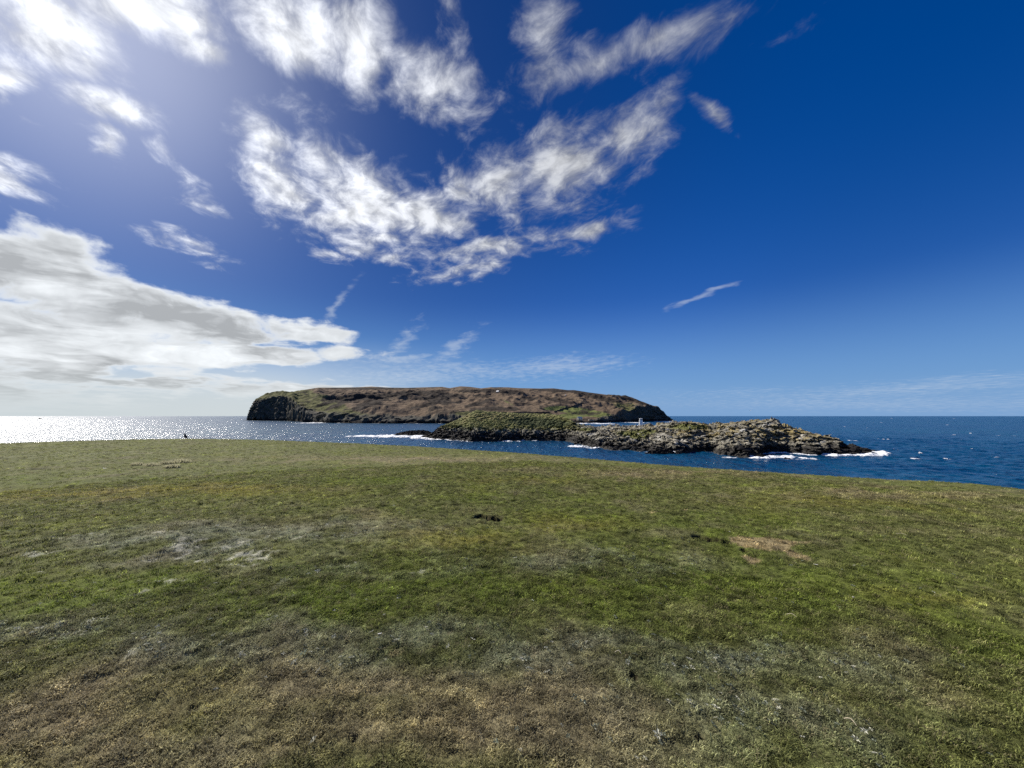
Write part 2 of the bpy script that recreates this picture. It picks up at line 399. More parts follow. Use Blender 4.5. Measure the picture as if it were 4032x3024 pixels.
# --- turf plants: real blades, instanced
def tuft_mesh(name, n, rad, h, w, seed, lean=.9):
    rg = random.Random(seed); vs = []; fs = []
    for i in range(n):
        a = rg.uniform(0, 6.283); rr = rad*math.sqrt(rg.random()); bx, by = rr*math.cos(a), rr*math.sin(a)
        d = rg.uniform(0, 6.283); L = h*rg.uniform(.5, 1.2); ln = lean*rg.uniform(.4, 1.4)
        px, py = -math.sin(d)*w/2, math.cos(d)*w/2; dx, dy = math.cos(d), math.sin(d)
        b = len(vs)
        vs += [(bx-px, by-py, -.004), (bx+px, by+py, -.004),
               (bx+dx*L*.35*ln-px*.9, by+dy*L*.35*ln-py*.9, L*.62), (bx+dx*L*.35*ln+px*.9, by+dy*L*.35*ln+py*.9, L*.62),
               (bx+dx*L*.95*ln, by+dy*L*.95*ln, L*.85)]
        fs += [(b, b+1, b+3, b+2), (b+2, b+3, b+4)]
    me = bpy.data.meshes.new(name); me.from_pydata(vs, [], fs); me.update()
    for p in me.polygons: p.use_smooth = False
    return me
def rosette_mesh(name, n, L, w, seed):
    rg = random.Random(seed); vs = []; fs = []
    for i in range(n):
        d = 6.283*i/n+rg.uniform(-.3, .3); l = L*rg.uniform(.6, 1.2); ww = w*rg.uniform(.7, 1.2); up = rg.uniform(.1, .45)
        dx, dy = math.cos(d), math.sin(d); px, py = -dy*ww/2, dx*ww/2; b = len(vs)
        vs += [(dx*.002, dy*.002, .006), (dx*l*.5-px, dy*l*.5-py, .009+l*.5*up), (dx*l*.5+px, dy*l*.5+py, .009+l*.5*up), (dx*l, dy*l, .006+l*up*.75)]
        fs += [(b, b+1, b+3), (b, b+3, b+2)]
    me = bpy.data.meshes.new(name); me.from_pydata(vs, [], fs); me.update(); return me
def inst_mat(name, rough, spec, trans=.25):
    m, n, b = new_mat(name)
    a = n.n('ShaderNodeAttribute', attribute_name='col', attribute_type='INSTANCER')
    g = n.n('ShaderNodeNewGeometry')
    k = n.ss(n.noise(g.outputs['Position'], 110, 2, .6), .3, .7, .55, 1.5)
    c = n.vm('SCALE', a.outputs['Color'], sc=k)
    n.link(c, b.inputs['Base Color'])
    b.inputs['Roughness'].default_value = rough; b.inputs['Specular IOR Level'].default_value = spec
    tr = n.n('ShaderNodeBsdfTranslucent'); n.link(c, tr.inputs[0])
    mx = n.n('ShaderNodeMixShader'); mx.inputs[0].default_value = trans
    n.link(b.outputs[0], mx.inputs[1]); n.link(tr.outputs[0], mx.inputs[2])
    n.link(mx.outputs[0], n.nt.nodes['Material Output'].inputs[0])
    return m
M_blade = inst_mat('grass_blade', .7, .12, .38); M_leaf = inst_mat('plantain_leaf', .5, .3, .2)
def scatter(name, pts, cols, rots, scales, meshes, mat, kind='stuff'):
    coll = bpy.data.collections.new(name+'_source')
    for i, me in enumerate(meshes):
        me.materials.clear(); me.materials.append(mat)
        coll.objects.link(bpy.data.objects.new(name+'_source', me))
    n = len(pts)
    me = bpy.data.meshes.new(name); me.vertices.add(n); me.vertices.foreach_set('co', pts.astype(np.float32).ravel())
    a = me.attributes.new('col', 'FLOAT_COLOR', 'POINT'); f = np.ones((n, 4), np.float32); f[:, :3] = cols; a.data.foreach_set('color', f.ravel())
    a = me.attributes.new('rot', 'FLOAT_VECTOR', 'POINT'); a.data.foreach_set('vector', rots.astype(np.float32).ravel())
    a = me.attributes.new('scl', 'FLOAT', 'POINT'); a.data.foreach_set('value', scales.astype(np.float32))
    o = bpy.data.objects.new(name, me); scn.collection.objects.link(o); o['kind'] = kind
    nt = bpy.data.node_groups.new(name+'_nodes', 'GeometryNodeTree')
    nt.interface.new_socket('Geometry', in_out='INPUT', socket_type='NodeSocketGeometry')
    nt.interface.new_socket('Geometry', in_out='OUTPUT', socket_type='NodeSocketGeometry')
    gi = nt.nodes.new('NodeGroupInput'); go = nt.nodes.new('NodeGroupOutput')
    ci = nt.nodes.new('GeometryNodeCollectionInfo'); ci.inputs['Collection'].default_value = coll
    ci.inputs['Separate Children'].default_value = True; ci.inputs['Reset Children'].default_value = True
    ip = nt.nodes.new('GeometryNodeInstanceOnPoints'); ip.inputs['Pick Instance'].default_value = True
    mp = nt.nodes.new('GeometryNodeMeshToPoints')
    ar = nt.nodes.new('GeometryNodeInputNamedAttribute'); ar.data_type = 'FLOAT_VECTOR'; ar.inputs['Name'].default_value = 'rot'
    asx = nt.nodes.new('GeometryNodeInputNamedAttribute'); asx.data_type = 'FLOAT'; asx.inputs['Name'].default_value = 'scl'
    L = nt.links.new
    L(gi.outputs[0], mp.inputs['Mesh']); L(mp.outputs[0], ip.inputs['Points']); L(ci.outputs[0], ip.inputs['Instance'])
    L(ar.outputs[0], ip.inputs['Rotation']); L(asx.outputs[0], ip.inputs['Scale']); L(ip.outputs[0], go.inputs[0])
    md = o.modifiers.new('scatter', 'NODES'); md.node_group = nt
    return o
RNG = np.random.default_rng(7)
def sector(n, r0, r1, half=62, p=1.0):
    """points in a ring sector; p=1 uniform in radius, p=2 uniform in area"""
    t = RNG.random(n); r = (r0**p+(r1**p-r0**p)*t)**(1/p)
    th = np.radians(RNG.uniform(-half, half, n))
    return r*np.sin(th), r*np.cos(th), r
def build_turf():
    xs = []; 
    for n, r0, r1, p in ((15000, .4, 1.6, 2), (75000, 1.5, 5, 1.7), (95000, 5, 14, 1.5), (75000, 13, 46, 1.4)):
        x, y, r = sector(n, r0, r1, 64, p); xs.append((x, y, r))
    x = np.concatenate([a[0] for a in xs]); y = np.concatenate([a[1] for a in xs]); r = np.concatenate([a[2] for a in xs])
    z, soil, f = ground_z(x, y)
    c, W = turf_col(x, y)
    thin = .2*np.clip(W[3], 0, 1)+.7*W[5]+.35*np.clip(W[2]-.5, 0, 1)*(vnoise(x/.06, y/.06, 71) > 0)
    keep = (soil < .12) & (f < 2.6) & (RNG.random(len(x)) > thin)
    x, y, z, r, c = x[keep], y[keep], z[keep], r[keep], c[keep]; n = len(x)
    c = c*np.exp(RNG.normal(0, .38, n))[:, None]
    straw = RNG.random(n) < .10; c[straw] = c[straw]*.5+np.array([.20, .165, .10])*.8
    dead = RNG.random(n) < .10; c[dead] *= .35
    s = np.interp(r, [0, 2, 5, 12, 25, 46], [.75, .85, 1.05, 1.35, 1.6, 1.8])*np.exp(RNG.normal(0, .25, n))
    s = np.minimum(s, 1.9)*np.clip(1+.55*fbm(x/.16, y/.16, 3, 83), .3, 2.0)
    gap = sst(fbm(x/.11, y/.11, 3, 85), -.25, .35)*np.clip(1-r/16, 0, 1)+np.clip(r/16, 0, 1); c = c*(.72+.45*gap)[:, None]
    s = np.minimum(s, np.interp(r, [0, 4, 12], [1.25, 1.6, 2.6]))
    rot = np.stack([RNG.normal(0, .15, n), RNG.normal(0, .15, n), RNG.uniform(0, 6.283, n)], -1)
    ms = [tuft_mesh('tuft', 13, .024, .0175, .0030, i, .9+.15*i) for i in range(5)]
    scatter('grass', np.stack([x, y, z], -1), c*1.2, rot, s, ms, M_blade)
    # plantain rosettes; sky glint on some leaves put into a pale colour
    x, y, r = [np.concatenate(q) for q in zip(sector(26000, 1.3, 6, 62, 1.7), sector(22000, 5, 16, 62, 1.6))]
    z, soil, f = ground_z(x, y); c, W = turf_col(x, y)
    keep = (RNG.random(len(x)) < np.clip(W[2]*.9-.15, .02, .9)) & (vnoise(x/.22, y/.22, 77)+.5*vnoise(x/.9, y/.9, 78) > .02) & (soil < .3) & (f < 1.5)
    x, y, z, r = x[keep], y[keep], z[keep], r[keep]; n = len(x)
    c = np.array([.17, .19, .14])*np.exp(RNG.normal(0, .3, n))[:, None]
    pale = RNG.random(n) < np.where(x < -1, .42, .20); c[pale] = np.array([.56, .55, .44])
    rot = np.stack([RNG.normal(0, .3, n), RNG.normal(0, .3, n), RNG.uniform(0, 6.283, n)], -1)
    s = np.interp(r, [0, 3, 16], [.8, .95, 1.3])*np.exp(RNG.normal(0, .25, n))
    ms = [rosette_mesh('rosette', 6+i, .018, .0062, 40+i) for i in range(3)]
    scatter('plantain_leaves', np.stack([x, y, z+.010], -1), c, rot, s, ms, M_leaf)
build_turf()

# ------------------------------------------------------------------ far island
def col_u(x, y): return CU+FPX*x/(y*math.cos(PITCH))
def row_v(y, z): return 1638-FPX*(z-EYE)/y
def y_of(v): return EYE*FPX/(v-1638)
RIDGE = [(968,1668),(976,1657),(982,1640),(990,1617),(1000,1590),(1008,1573),(1040,1562),(1080,1550),(1115,1543),(1140,1547),(1180,1538),(1250,1526),(1350,1526),(1400,1525),(1460,1522),
  (1530,1526),(1600,1527),(1740,1523),(1770,1528),(1812,1521),(1850,1523),(1893,1529),(1930,1525),(2000,1525),(2040,1528),(2130,1530),(2180,1529),(2235,1536),(2262,1536),(2310,1544),(2380,1553),
  (2450,1564),(2510,1575),(2525,1583),(2580,1600),(2610,1620),(2627,1640),(2645,1656),(2655,1668)]
SHORE = [(968,1655),(1060,1656),(1130,1657),(1210,1662),(1300,1665),(1500,1667),(1700,1667),(1900,1668),(2100,1667),(2270,1666),(2350,1665),(2440,1662),(2520,1660),(2645,1657),(2660,1657)]
CLIFF = [(968,0),(978,18),(990,38),(1003,50),(1060,60),(1110,62),(1150,52),(1175,34),(1220,24),(1300,17),(1500,13),(1650,11),(1800,12),(2000,9),(2200,5),(2320,4),(2400,9),(2470,20),(2540,34),(2590,32),(2625,12),(2650,0)]
YR = [(968,1130),(1010,1180),(1150,1300),(1300,1420),(1600,1480),(1900,1450),(2200,1400),(2400,1250),(2550,1080),(2620,960),(2655,900)]
ip = lambda t, u: np.interp(u, [a[0] for a in t], [float(a[1]) for a in t])
def calf(u, Y):
    X = (u-CU)/FPX*Y
    wob = 16*fbm(X/70, Y/70, 4, 101)*np.clip((np.minimum(u-968, 2655-u))/60, .1, 1)
    Yn = y_of(ip(SHORE, u))+wob; Yr = ip(YR, u); zr = EYE+(1638-ip(RIDGE, u))/FPX*Yr
    zr = np.maximum(zr, -6)
    zc = np.minimum(ip(CLIFF, u)*(1+np.clip(-.15+.9*fbm(X/150, Y/90, 4, 103), -.7, .6)*sst(u, 1180, 1300)*sst(u, 2480, 2350)), np.maximum(zr*.92, 0))
    d = Y-Yn; L = np.maximum(Yr-Yn, 40)
    cw = np.maximum(zc*.45, 6)+sst(u, 1150, 1320)*(12+14*np.clip(vnoise(X/80, Y/50, 113)+.5, 0, 1.5))
    cl = zc*sst(d, 0, cw)**.8
    s = np.clip((d-cw*.6)/(L-cw*.6), 0, 1)
    body = np.maximum(zr-zc, 0)*(s**.95*(1-.22*np.sin(s*math.pi)*.5)+.0)
    z = cl+body
    env = np.sin(np.clip(s, 0, 1)*math.pi)**.7*np.clip(zr/60, 0, 1)
    relief = 9*fbm(X/170, Y/150, 3, 105)+5*ridged(X/90, Y/70, 3, 107)-2.5+1.8*fbm(X/22, Y/22, 3, 109)
    z = z+relief*env*1.45
    gul = np.clip(1-s*4, 0, 1)*np.clip(zc/14, .3, 2)*np.clip(d/10, 0, 1)
    z = z+gul*(3.2*ridged(X/45+Y/50, Y/35-X/80, 4, 111)-2.6)
    back = np.clip((Y-Yr)/420, 0, 1)
    z = np.where(Y > Yr, (zr+1.2*fbm(X/25, Y/25, 3, 119)*np.clip(zr/60, 0, 1))*(1-back**1.6), z)
    z = np.where(d < 0, d*.5, z)
    return np.clip(z, -8, 200), s, d, X
def blob(u, v, cu, cv, w, h, ang=0):
    c, s = math.cos(math.radians(ang)), math.sin(math.radians(ang))
    a = (u-cu)*c+(v-cv)*s; b = -(u-cu)*s+(v-cv)*c
    return np.exp(-((a/w)**2+(b/h)**2)**1.5)
def build_calf():
    u = np.concatenate([np.linspace(962, 1020, 90), np.linspace(1020, 2560, 760)[1:], np.linspace(2560, 2662, 110)[1:]])
    t = np.concatenate([np.linspace(-.04, .12, 50), np.linspace(.12, 1.0, 190)[1:], np.linspace(1.0, 1.75, 40)[1:]])
    U, T = np.meshgrid(u, t); Yn = y_of(ip(SHORE, U)); Yr = ip(YR, U)
    Y = Yn+(Yr-Yn)*T; Y = np.where(T > 1, Yr+(T-1)*600, Y)
    Z, s, d, X = calf(U, Y)
    v = row_v(Y, Z)
    n1 = fbm(X/60, Y/90, 4, 121); n2 = fbm(X/18, Y/30, 4, 123); n3 = fbm(X/140+3, Y/120, 3, 127)
    brown = np.array([.160, .118, .080]); dark = np.array([.042, .035, .029]); grn = np.array([.135, .135, .055]); lush = np.array([.145, .165, .055]); rock = np.array([.088, .086, .072])
    tan = np.array([.195, .15, .095])
    c = np.broadcast_to(brown, U.shape+(3,)).copy()
    c = lerp3(c, tan, sst(n1+.4*n2, .15, .8)*.55)
    g = blob(U, v, 1180, 1575, 180, 40, 15)*1.3+blob(U, v, 1330, 1612, 130, 30, 25)+blob(U, v, 1430, 1640, 120, 16)*.6+blob(U, v, 1850, 1630, 80, 12)*1.2+.8*blob(U, v, 2480, 1610, 90, 30, 20)+blob(U, v, 1100, 1560, 110, 20, -8)
    c = lerp3(c, grn, np.clip(sst(g+.35*n2+.2*n1, .35, .85), 0, 1))
    l = blob(U, v, 2290, 1622, 120, 15, 8)*1.3+blob(U, v, 2200, 1610, 60, 7)+blob(U, v, 2230, 1640, 60, 10)+.9*blob(U, v, 1350, 1567, 22, 4, 20)+.5*blob(U, v, 2000, 1585, 35, 5, 30)
    c = lerp3(c, lush, sst(l+.15*n2, .35, .6))
    dk = sum(blob(U, v, *b) for b in ((1400,1566,140,13,-4),(1455,1592,75,14,-18),(1340,1590,70,8,-25),(1280,1590,40,7,-20),(1720,1573,75,20,5),(1760,1555,90,9,8),(1640,1549,120,7,-6),(1560,1552,90,8,-10),
         (2200,1577,55,10,10),(2300,1548,75,9,8),(2170,1537,70,6,3),(1980,1610,70,8,3),(1900,1612,60,7,-3),(2080,1568,35,6,0),(1900,1540,110,7,0),(2000,1543,70,8,3),(2380,1572,80,7,10),(2480,1572,90,8,18),
         (1900,1560,40,5,0),(2090,1625,90,4,0),(1440,1530,200,4,0),(1880,1590,50,8,-10),(1660,1600,60,5,-12),(2060,1590,40,4,5)))
    c = lerp3(c, dark, np.clip(sst(dk+.40*n2+.15*n1+.12, .40, .62), 0, 1)*.92)  # heather patches, with some shade of the slopes put into the dark colour
    c = lerp3(c, dark*1.3, sst(.8*n2+.6*n1+.4*n3, .42, .70)*.85)
    dg = ridged((U-v*2.6)/46+n1*.4, v/60+n1*.3, 3, 139); c = lerp3(c, dark*1.3, sst(dg, 1.05, 1.5)*blob(U, v, 1330, 1610, 260, 50)*.9)
    zc = ip(CLIFF, U)
    rk = sst(zc*1.05+4*n2-Z, -3, 4)*(d < 160)
    rk = np.maximum(rk, sst(blob(U, v, 2560, 1630, 85, 26, 25)+.3*n2, .4, .7))
    rk = np.maximum(rk, sst(blob(U, v, 2440, 1645, 90, 12, 0)+.3*n2, .4, .7))
    rk = np.maximum(rk, sst(blob(U, v, 1230, 1640, 110, 14, 12)+.35*n2, .45, .7))
    c = lerp3(c, rock, np.clip(rk, 0, 1)*.93)
    c = lerp3(c, np.array([.015, .014, .014]), sst(3.2+1.5*n2-Z, -1, 1.2))
    ridge = ridged(X/16, Y/26, 3, 129)
    Z2 = Z+np.clip(rk, 0, 1)*ridge*1.5*(Z > 1)*np.clip(1-s*3, 0, 1)
    k = np.clip(rk, 0, 1)*sst(Z, 0, 3)
    Y2 = Y-k*6*(ridged(X/34+Z/16, Z/11-X/40, 4, 133)-.6); X2 = X+k*3*fbm(X/20, Z/9, 3, 137)
    o = grid_mesh('island_hill', X2, Y2, Z2, M_hill, c); o['kind'] = 'structure'
    return o
build_calf()
def calf_pt(u, v):
    """point of the island seen at a pixel"""
    Yn = float(y_of(ip(SHORE, u))); Yr = float(ip(YR, u))
    Ys = np.linspace(Yn+4, Yr, 900); Z, s, d, X = calf(np.full(900, float(u)), Ys)
    vv = row_v(Ys, Z); k = np.argmax(vv <= v) if (vv <= v).any() else 899
    return float(X[k]), float(Ys[k]), float(Z[k])

# ------------------------------------------------------------------ near rocky islet
KR = [(1640,1735),(1700,1722),(1722,1694),(1750,1676),(1800,1655),(1830,1640),(1862,1622),(1885,1616),(1920,1620),(2000,1625),(2100,1630),(2160,1632),(2205,1636),(2232,1646),(2262,1666),(2280,1676),(2310,1680),(2340,1685),
  (2400,1687),(2500,1685),(2513,1689),(2560,1684),(2600,1676),(2640,1668),(2690,1662),(2740,1668),(2790,1680),(2830,1674),(2920,1664),(3005,1661),(3035,1657),(3055,1665),(3075,1682),(3100,1692),(3150,1703),(3210,1722),(3250,1723),
  (3280,1735),(3310,1757),(3345,1766),(3400,1772),(3430,1785),(3475,1790)]
KN = [(1640,1722),(1685,1724),(1720,1728),(1800,1733),(1850,1738),(2000,1736),(2150,1734),(2225,1735),(2262,1743),(2290,1752),(2320,1759),(2400,1767),(2480,1773),(2550,1775),(2660,1783),(2760,1778),(2800,1778),(2840,1788),(2930,1796),(2975,1792),
  (3005,1781),(3090,1780),(3180,1787),(3300,1787),(3400,1786),(3440,1785),(3480,1785)]
KY = [(1640,222),(1700,225),(1800,236),(1900,240),(2100,238),(2180,228),(2320,194),(2500,176),(2700,162),(2900,150),(3050,146),(3200,138),(3350,131),(3480,128)]
KB = [(1640,230),(1800,270),(2100,275),(2300,225),(2600,200),(2900,190),(3100,175),(3300,150),(3480,134)]
def kitt(u, Y, fine=True):
    X = (u-CU)/FPX*Y
    Yn = y_of(ip(KN, u))+3.0*fbm(X/9, Y/9, 4, 201); Yr = ip(KY, u); Yb = ip(KB, u)
    zr = EYE+(1638-ip(KR, u))/FPX*Yr
    L = np.maximum(Yr-Yn, 3); d = Y-Yn; s = np.clip(d/L, 0, 1)
    prof = np.where(u < 2250, .95, .8)
    z = zr*(s**prof*(1-.0))
    # a low cliff at the waterline of the left mound
    lf = sst(u, 2320, 2170)
    z = z+lf*1.6*sst(d, 0, 4)*np.clip(1-s, 0, 1)
    z = np.where(Y > Yr, zr*(1-np.clip((Y-Yr)/np.maximum(Yb-Yr, 3), 0, 1.1)**1.6), z)
    z = np.where(d < 0, d*.35, z)
    gr = lf*sst(z, 4.5, 7)
    if fine:
        # slabs dipping to one side: noise on sheared, stretched coordinates
        a = X*.86+Y*.5; b = -X*.5+Y*.86
        amp = np.clip((z+1.5)/3.0, 0, 1)*(1-.6*gr)*np.clip((Yb-Y)/8, 0, 1)
        top = 1-.55*sst(s, .75, 1.0)*(Y <= Yr+4)
        R1 = ridged(a/8, b/4.5, 4, 211); R2 = ridged(a/2.2, b/1.1, 4, 217); F = fbm(X/14, Y/12, 3, 223)
        slab = np.floor((b*.9+a*.25+2*F)/1.3); sl = (_h(slab.astype(np.int64), np.floor(a/3+slab*.37).astype(np.int64), 9)-.5)
        z = z+amp*top*(1.25*(R1-.55)+.36*(R2-.4)+.7*sl+1.1*F)
        z = z+gr*(.35*ridged(X/2.0, Y/2.0, 3, 231)+.3*fbm(X/5, Y/5, 3, 233)-.15)*top
    return z, s, d, X, gr
def build_islet():
    u = np.linspace(1655, 3478, 1250); t = np.concatenate([np.linspace(-.12, 1, 210), np.linspace(1, 2, 60)[1:]])
    U, T = np.meshgrid(u, t); Yn = y_of(ip(KN, U)); Yr = ip(KY, U); Yb = ip(KB, U)
    Y = Yn+(Yr-Yn)*T; Y = np.where(T > 1, Yr+(T-1)*(Yb-Yr), Y)
    Z, s, d, X, gr = kitt(U, Y)
    v = row_v(Y, Z); k = sst(Z, 0, 1.5)*(1-.5*gr)*(T < 1.05)
    Y0 = Y; X0 = X; Y = Y-k*1.5*(ridged(X/3.6+Z/2.5, Z/1.3-X/7, 4, 261)-.6); X = X+k*.7*fbm(Y0/3, Z/1.1, 3, 263)
    n1 = fbm(X/5, Y/5, 4, 241); n2 = fbm(X/1.3, Y/1.3, 4, 243); n3 = fbm(X/11, Y/9, 3, 247)
    black = np.array([.030, .028, .026]); gry = np.array([.33, .305, .235]); pale = np.array([.56, .54, .47]); och = np.array([.28, .22, .085]); grn = np.array([.155, .160, .052]); dkg = np.array([.055, .068, .026]); yel = np.array([.26, .225, .095])
    c = np.broadcast_to(gry*.62, U.shape+(3,)).copy()
    c = lerp3(c, gry*1.3, sst(n2+.4*n1, .1, .7))
    oc = sst(Z, 2.8, 5)*sst(n1+.5*n3+.35*n2+.25*blob(U, v, 2900, 1690, 200, 40)+.3*blob(U, v, 3050, 1720, 120, 20), .05, .65)
    c = lerp3(c, och, oc*.85*sst(U, 2300, 2550))
    pl = sum(k*blob(U, v, *b) for k, b in ((1.,(2680,1735,40,10)),(.8,(2590,1720,40,20)),(.8,(2880,1740,50,14)),(.9,(2330,1710,30,6)),(.7,(2990,1672,70,12)),(.8,(3160,1760,30,5)),(.7,(2560,1745,30,8)),(.6,(2800,1725,60,14)),(.7,(3020,1665,22,9))))
    c = lerp3(c, pale*.85, sst(pl*.8+.5*n2+.1*n1, .45, .85)*.9)
    c = lerp3(c, pale*.7, sst(n2+.25*n1, .78, 1.1)*sst(Z, 2.5, 4)*sst(U, 2260, 2500))
    g = sum(blob(U, v, *b) for b in ((2480,1712,70,14,10),(2730,1765,45,7),(2530,1700,60,12,0),(2700,1680,90,14,0),(2300,1690,40,8)))
    c = lerp3(c, grn*.9, sst(g+.3*n2, .4, .8)*sst(Z, 1.2, 2))
    # vegetated left mound
    gg = np.clip(sst(Z+1.5*n1+.8*n2, 4.0, 6.2), 0, 1)*sst(U, 2330, 2230)
    mc = lerp3(np.broadcast_to(grn, c.shape), yel, sst(n1+.4*n2+.7*blob(U, v, 1950, 1640, 130, 12)+.4*blob(U, v, 2150, 1637, 90, 5), .0, .8)*.8)
    mc = lerp3(mc, dkg, sst(1.3*blob(U, v, 2120, 1662, 130, 18, 3)+.7*blob(U, v, 1850, 1690, 110, 12)+.35*n2, .35, .7)*.92)  # dark green plants, with the right face's shade put into the colour
    c = lerp3(c, mc, gg)
    # black tidal rock near the water
    tide = np.interp(U, [1650, 1750, 2250, 2330, 2700, 3000, 3200, 3450], [5.5, 4.6, 3.2, 2.3, 1.9, 2.6, 2.6, 3])
    c = lerp3(c, black, sst(tide+1.0*n1+.6*n2-Z, -.7, .6)*.95)
    o = grid_mesh('rocky_islet', X, Y, Z, M_islet, c, smooth=False); o['kind'] = 'structure'
    return o
islet = build_islet()
def kitt_z(x, y):
    z = kitt(np.array([CU+FPX*x/y]), np.array([float(y)]))[0]; return float(z[0])

# ------------------------------------------------------------------ helpers for things
def link(o, parent=None):
    scn.collection.objects.link(o)
    if parent: o.parent = parent
    return o
def thing(name, label, cat, loc, rz=0, group=None):
    o = link(bpy.data.objects.new(name, None)); o.empty_display_size = .2
    o.location = loc; o.rotation_euler = (0, 0, rz); o['label'] = label; o['category'] = cat
    if group: o['group'] = group
    return o
def tag(o, label, cat, group=None):
    o['label'] = label; o['category'] = cat
    if group: o['group'] = group
    return o
def mobj(name, bm, mat, parent=None, smooth=False, loc=None):
    me = bpy.data.meshes.new(name); bm.normal_update(); bm.to_mesh(me); bm.free(); me.materials.append(mat)
    if smooth:
        for p in me.polygons: p.use_smooth = True
    o = link(bpy.data.objects.new(name, me), parent)
    if loc: o.location = loc
    return o
def box(bm, c, s, rz=0, bev=0):
    r = bmesh.ops.create_cube(bm, size=1); vs = r['verts']
    cs, sn = math.cos(rz), math.sin(rz)
    for v in vs:
        x, y, z = v.co.x*s[0], v.co.y*s[1], v.co.z*s[2]
        v.co = (c[0]+x*cs-y*sn, c[1]+x*sn+y*cs, c[2]+z)
    if bev:
        es = list({e for v in vs for e in v.link_edges})
        bmesh.ops.bevel(bm, geom=es, offset=bev, segments=1, affect='EDGES')
def prism(bm, rings):
    """loft closed rings of points"""
    R = [[bm.verts.new(p) for p in ring] for ring in rings]; n = len(R[0])
    for a, b in zip(R, R[1:]):
        for i in range(n): bm.faces.new((a[i], a[(i+1) % n], b[(i+1) % n], b[i]))
    bm.faces.new(R[0][::-1]); bm.faces.new(R[-1])
def loft(bm, path, radii, n=10, squash=1.0):
    """round body along a path of points; radii per point"""
    rings = []
    for i, p in enumerate(path):
        p = Vector(p); t = (Vector(path[min(i+1, len(path)-1)])-Vector(path[max(i-1, 0)])).normalized()
        a = t.cross(Vector((0, 1, 0))) if abs(t.y) < .9 else t.cross(Vector((1, 0, 0)))
        a.normalize(); b = t.cross(a)
        rings.append([p+(a*math.cos(k*6.2832/n)+b*math.sin(k*6.2832/n)*squash)*radii[i] for k in range(n)])
    prism(bm, rings)
def rock_bm(rx, ry, rz, seed, sub=3, amp=.35):
    bm = bmesh.new(); bmesh.ops.create_icosphere(bm, subdivisions=sub, radius=1)
    rg = random.Random(seed); ox = rg.uniform(0, 90)
    co = np.array([v.co[:] for v in bm.verts])
    n = amp*ridged(co[:, 0]*1.1+ox, co[:, 1]*1.1+co[:, 2]*1.3, 3, seed)*.6+.15*vnoise(co[:, 0]*4+ox, co[:, 2]*4+co[:, 1]*3, seed+5)
    for v, k in zip(bm.verts, n):
        f = 1+k; x, y, z = v.co*f
        z = max(z, -.5)
        v.co = (x*rx, y*ry, z*rz)
    return bm
M_dark_rock = flat('wet_black_rock', (.014, .013, .013), .9, .5, 1.2, .1)
M_lichen_rock = flat('lichen_rock', (.32, .295, .235), .9, .6, 1.5)
M_pale_rock = flat('pale_lichen_rock', (.40, .385, .34), .9, .35, 2.0)
M_white = flat('white_paint', (.90, .90, .88), .6, .08, .8)
M_greyp = flat('grey_panel', (.32, .33, .33), .6, .2, 2)
M_stone = flat('rubble_stone', (.30, .29, .25), .9, .35, 1.3)
M_roof = flat('slate_roof', (.50, .49, .46), .8, .15, .9)
M_darkhole = flat('dark_opening', (.02, .02, .02), .9, .2, 2)
M_bird = flat('dark_feathers', (.030, .030, .045), .7, .3, 30)
M_beak = flat('beak', (.05, .05, .05), .5, .2, 30)
M_gull = flat('gull_feathers', (.55, .55, .56), .8, .2, 5)
M_hull = flat('dark_hull', (.04, .04, .05), .5, .2, 1)
M_feather = flat('white_feather', (.82, .80, .74), .7, .05, 30)
M_straw = flat('dry_stalk', (.55, .48, .34), .8, .15, 60)
M_tus = flat('pale_tussock', (.42, .40, .27), .9, .4, 25)
_n = NB(M_tus.node_tree); _t = _n.n('ShaderNodeBsdfTranslucent'); _t.inputs[0].default_value = (.46, .44, .28, 1)
_m = _n.n('ShaderNodeMixShader'); _m.inputs[0].default_value = .5
_n.link(M_tus.node_tree.nodes['Principled BSDF'].outputs[0], _m.inputs[1]); _n.link(_t.outputs[0], _m.inputs[2]); _n.link(_m.outputs[0], M_tus.node_tree.nodes['Material Output'].inputs[0])

# boulders lying on the islet
def build_boulders():
    rg = random.Random(5); protos = []
    for k in range(6):
        bm = rock_bm(1, .75, .6, 300+k, 2, .45); me = bpy.data.meshes.new('boulder'); bm.to_mesh(me); bm.free(); protos.append(me)
    pm = []
    for me in protos:
        for m in (M_lichen_rock, M_pale_rock, M_dark_rock):
            c = me.copy(); c.materials.append(m); pm.append(c)
    n = 0
    while n < 230:
        u = rg.uniform(2270, 3420); Yn = float(y_of(ip(KN, u))); Yr = float(ip(KY, u))
        s = rg.random()**1.2; Y = Yn+(Yr-Yn)*s*.95; z, *_ = kitt(np.array([u]), np.array([Y])); z = float(z[0])
        if z < .3: continue
        x = (u-CU)/FPX*Y
        mi = 2 if z < 2.6 else (1 if rg.random() < .28 else 0)
        o = bpy.data.objects.new('boulder', pm[rg.randrange(6)*3+mi]); link(o, islet)
        k = rg.uniform(.35, 1.0)*(1.25 if mi == 2 else 1)
        o.location = (x, Y, z-.05); o.scale = (k*1.15, k, k*rg.uniform(.6, 1)); o.rotation_euler = (rg.uniform(-.3, .3), rg.uniform(-.3, .3), rg.uniform(0, 6.28)); n += 1
build_boulders()

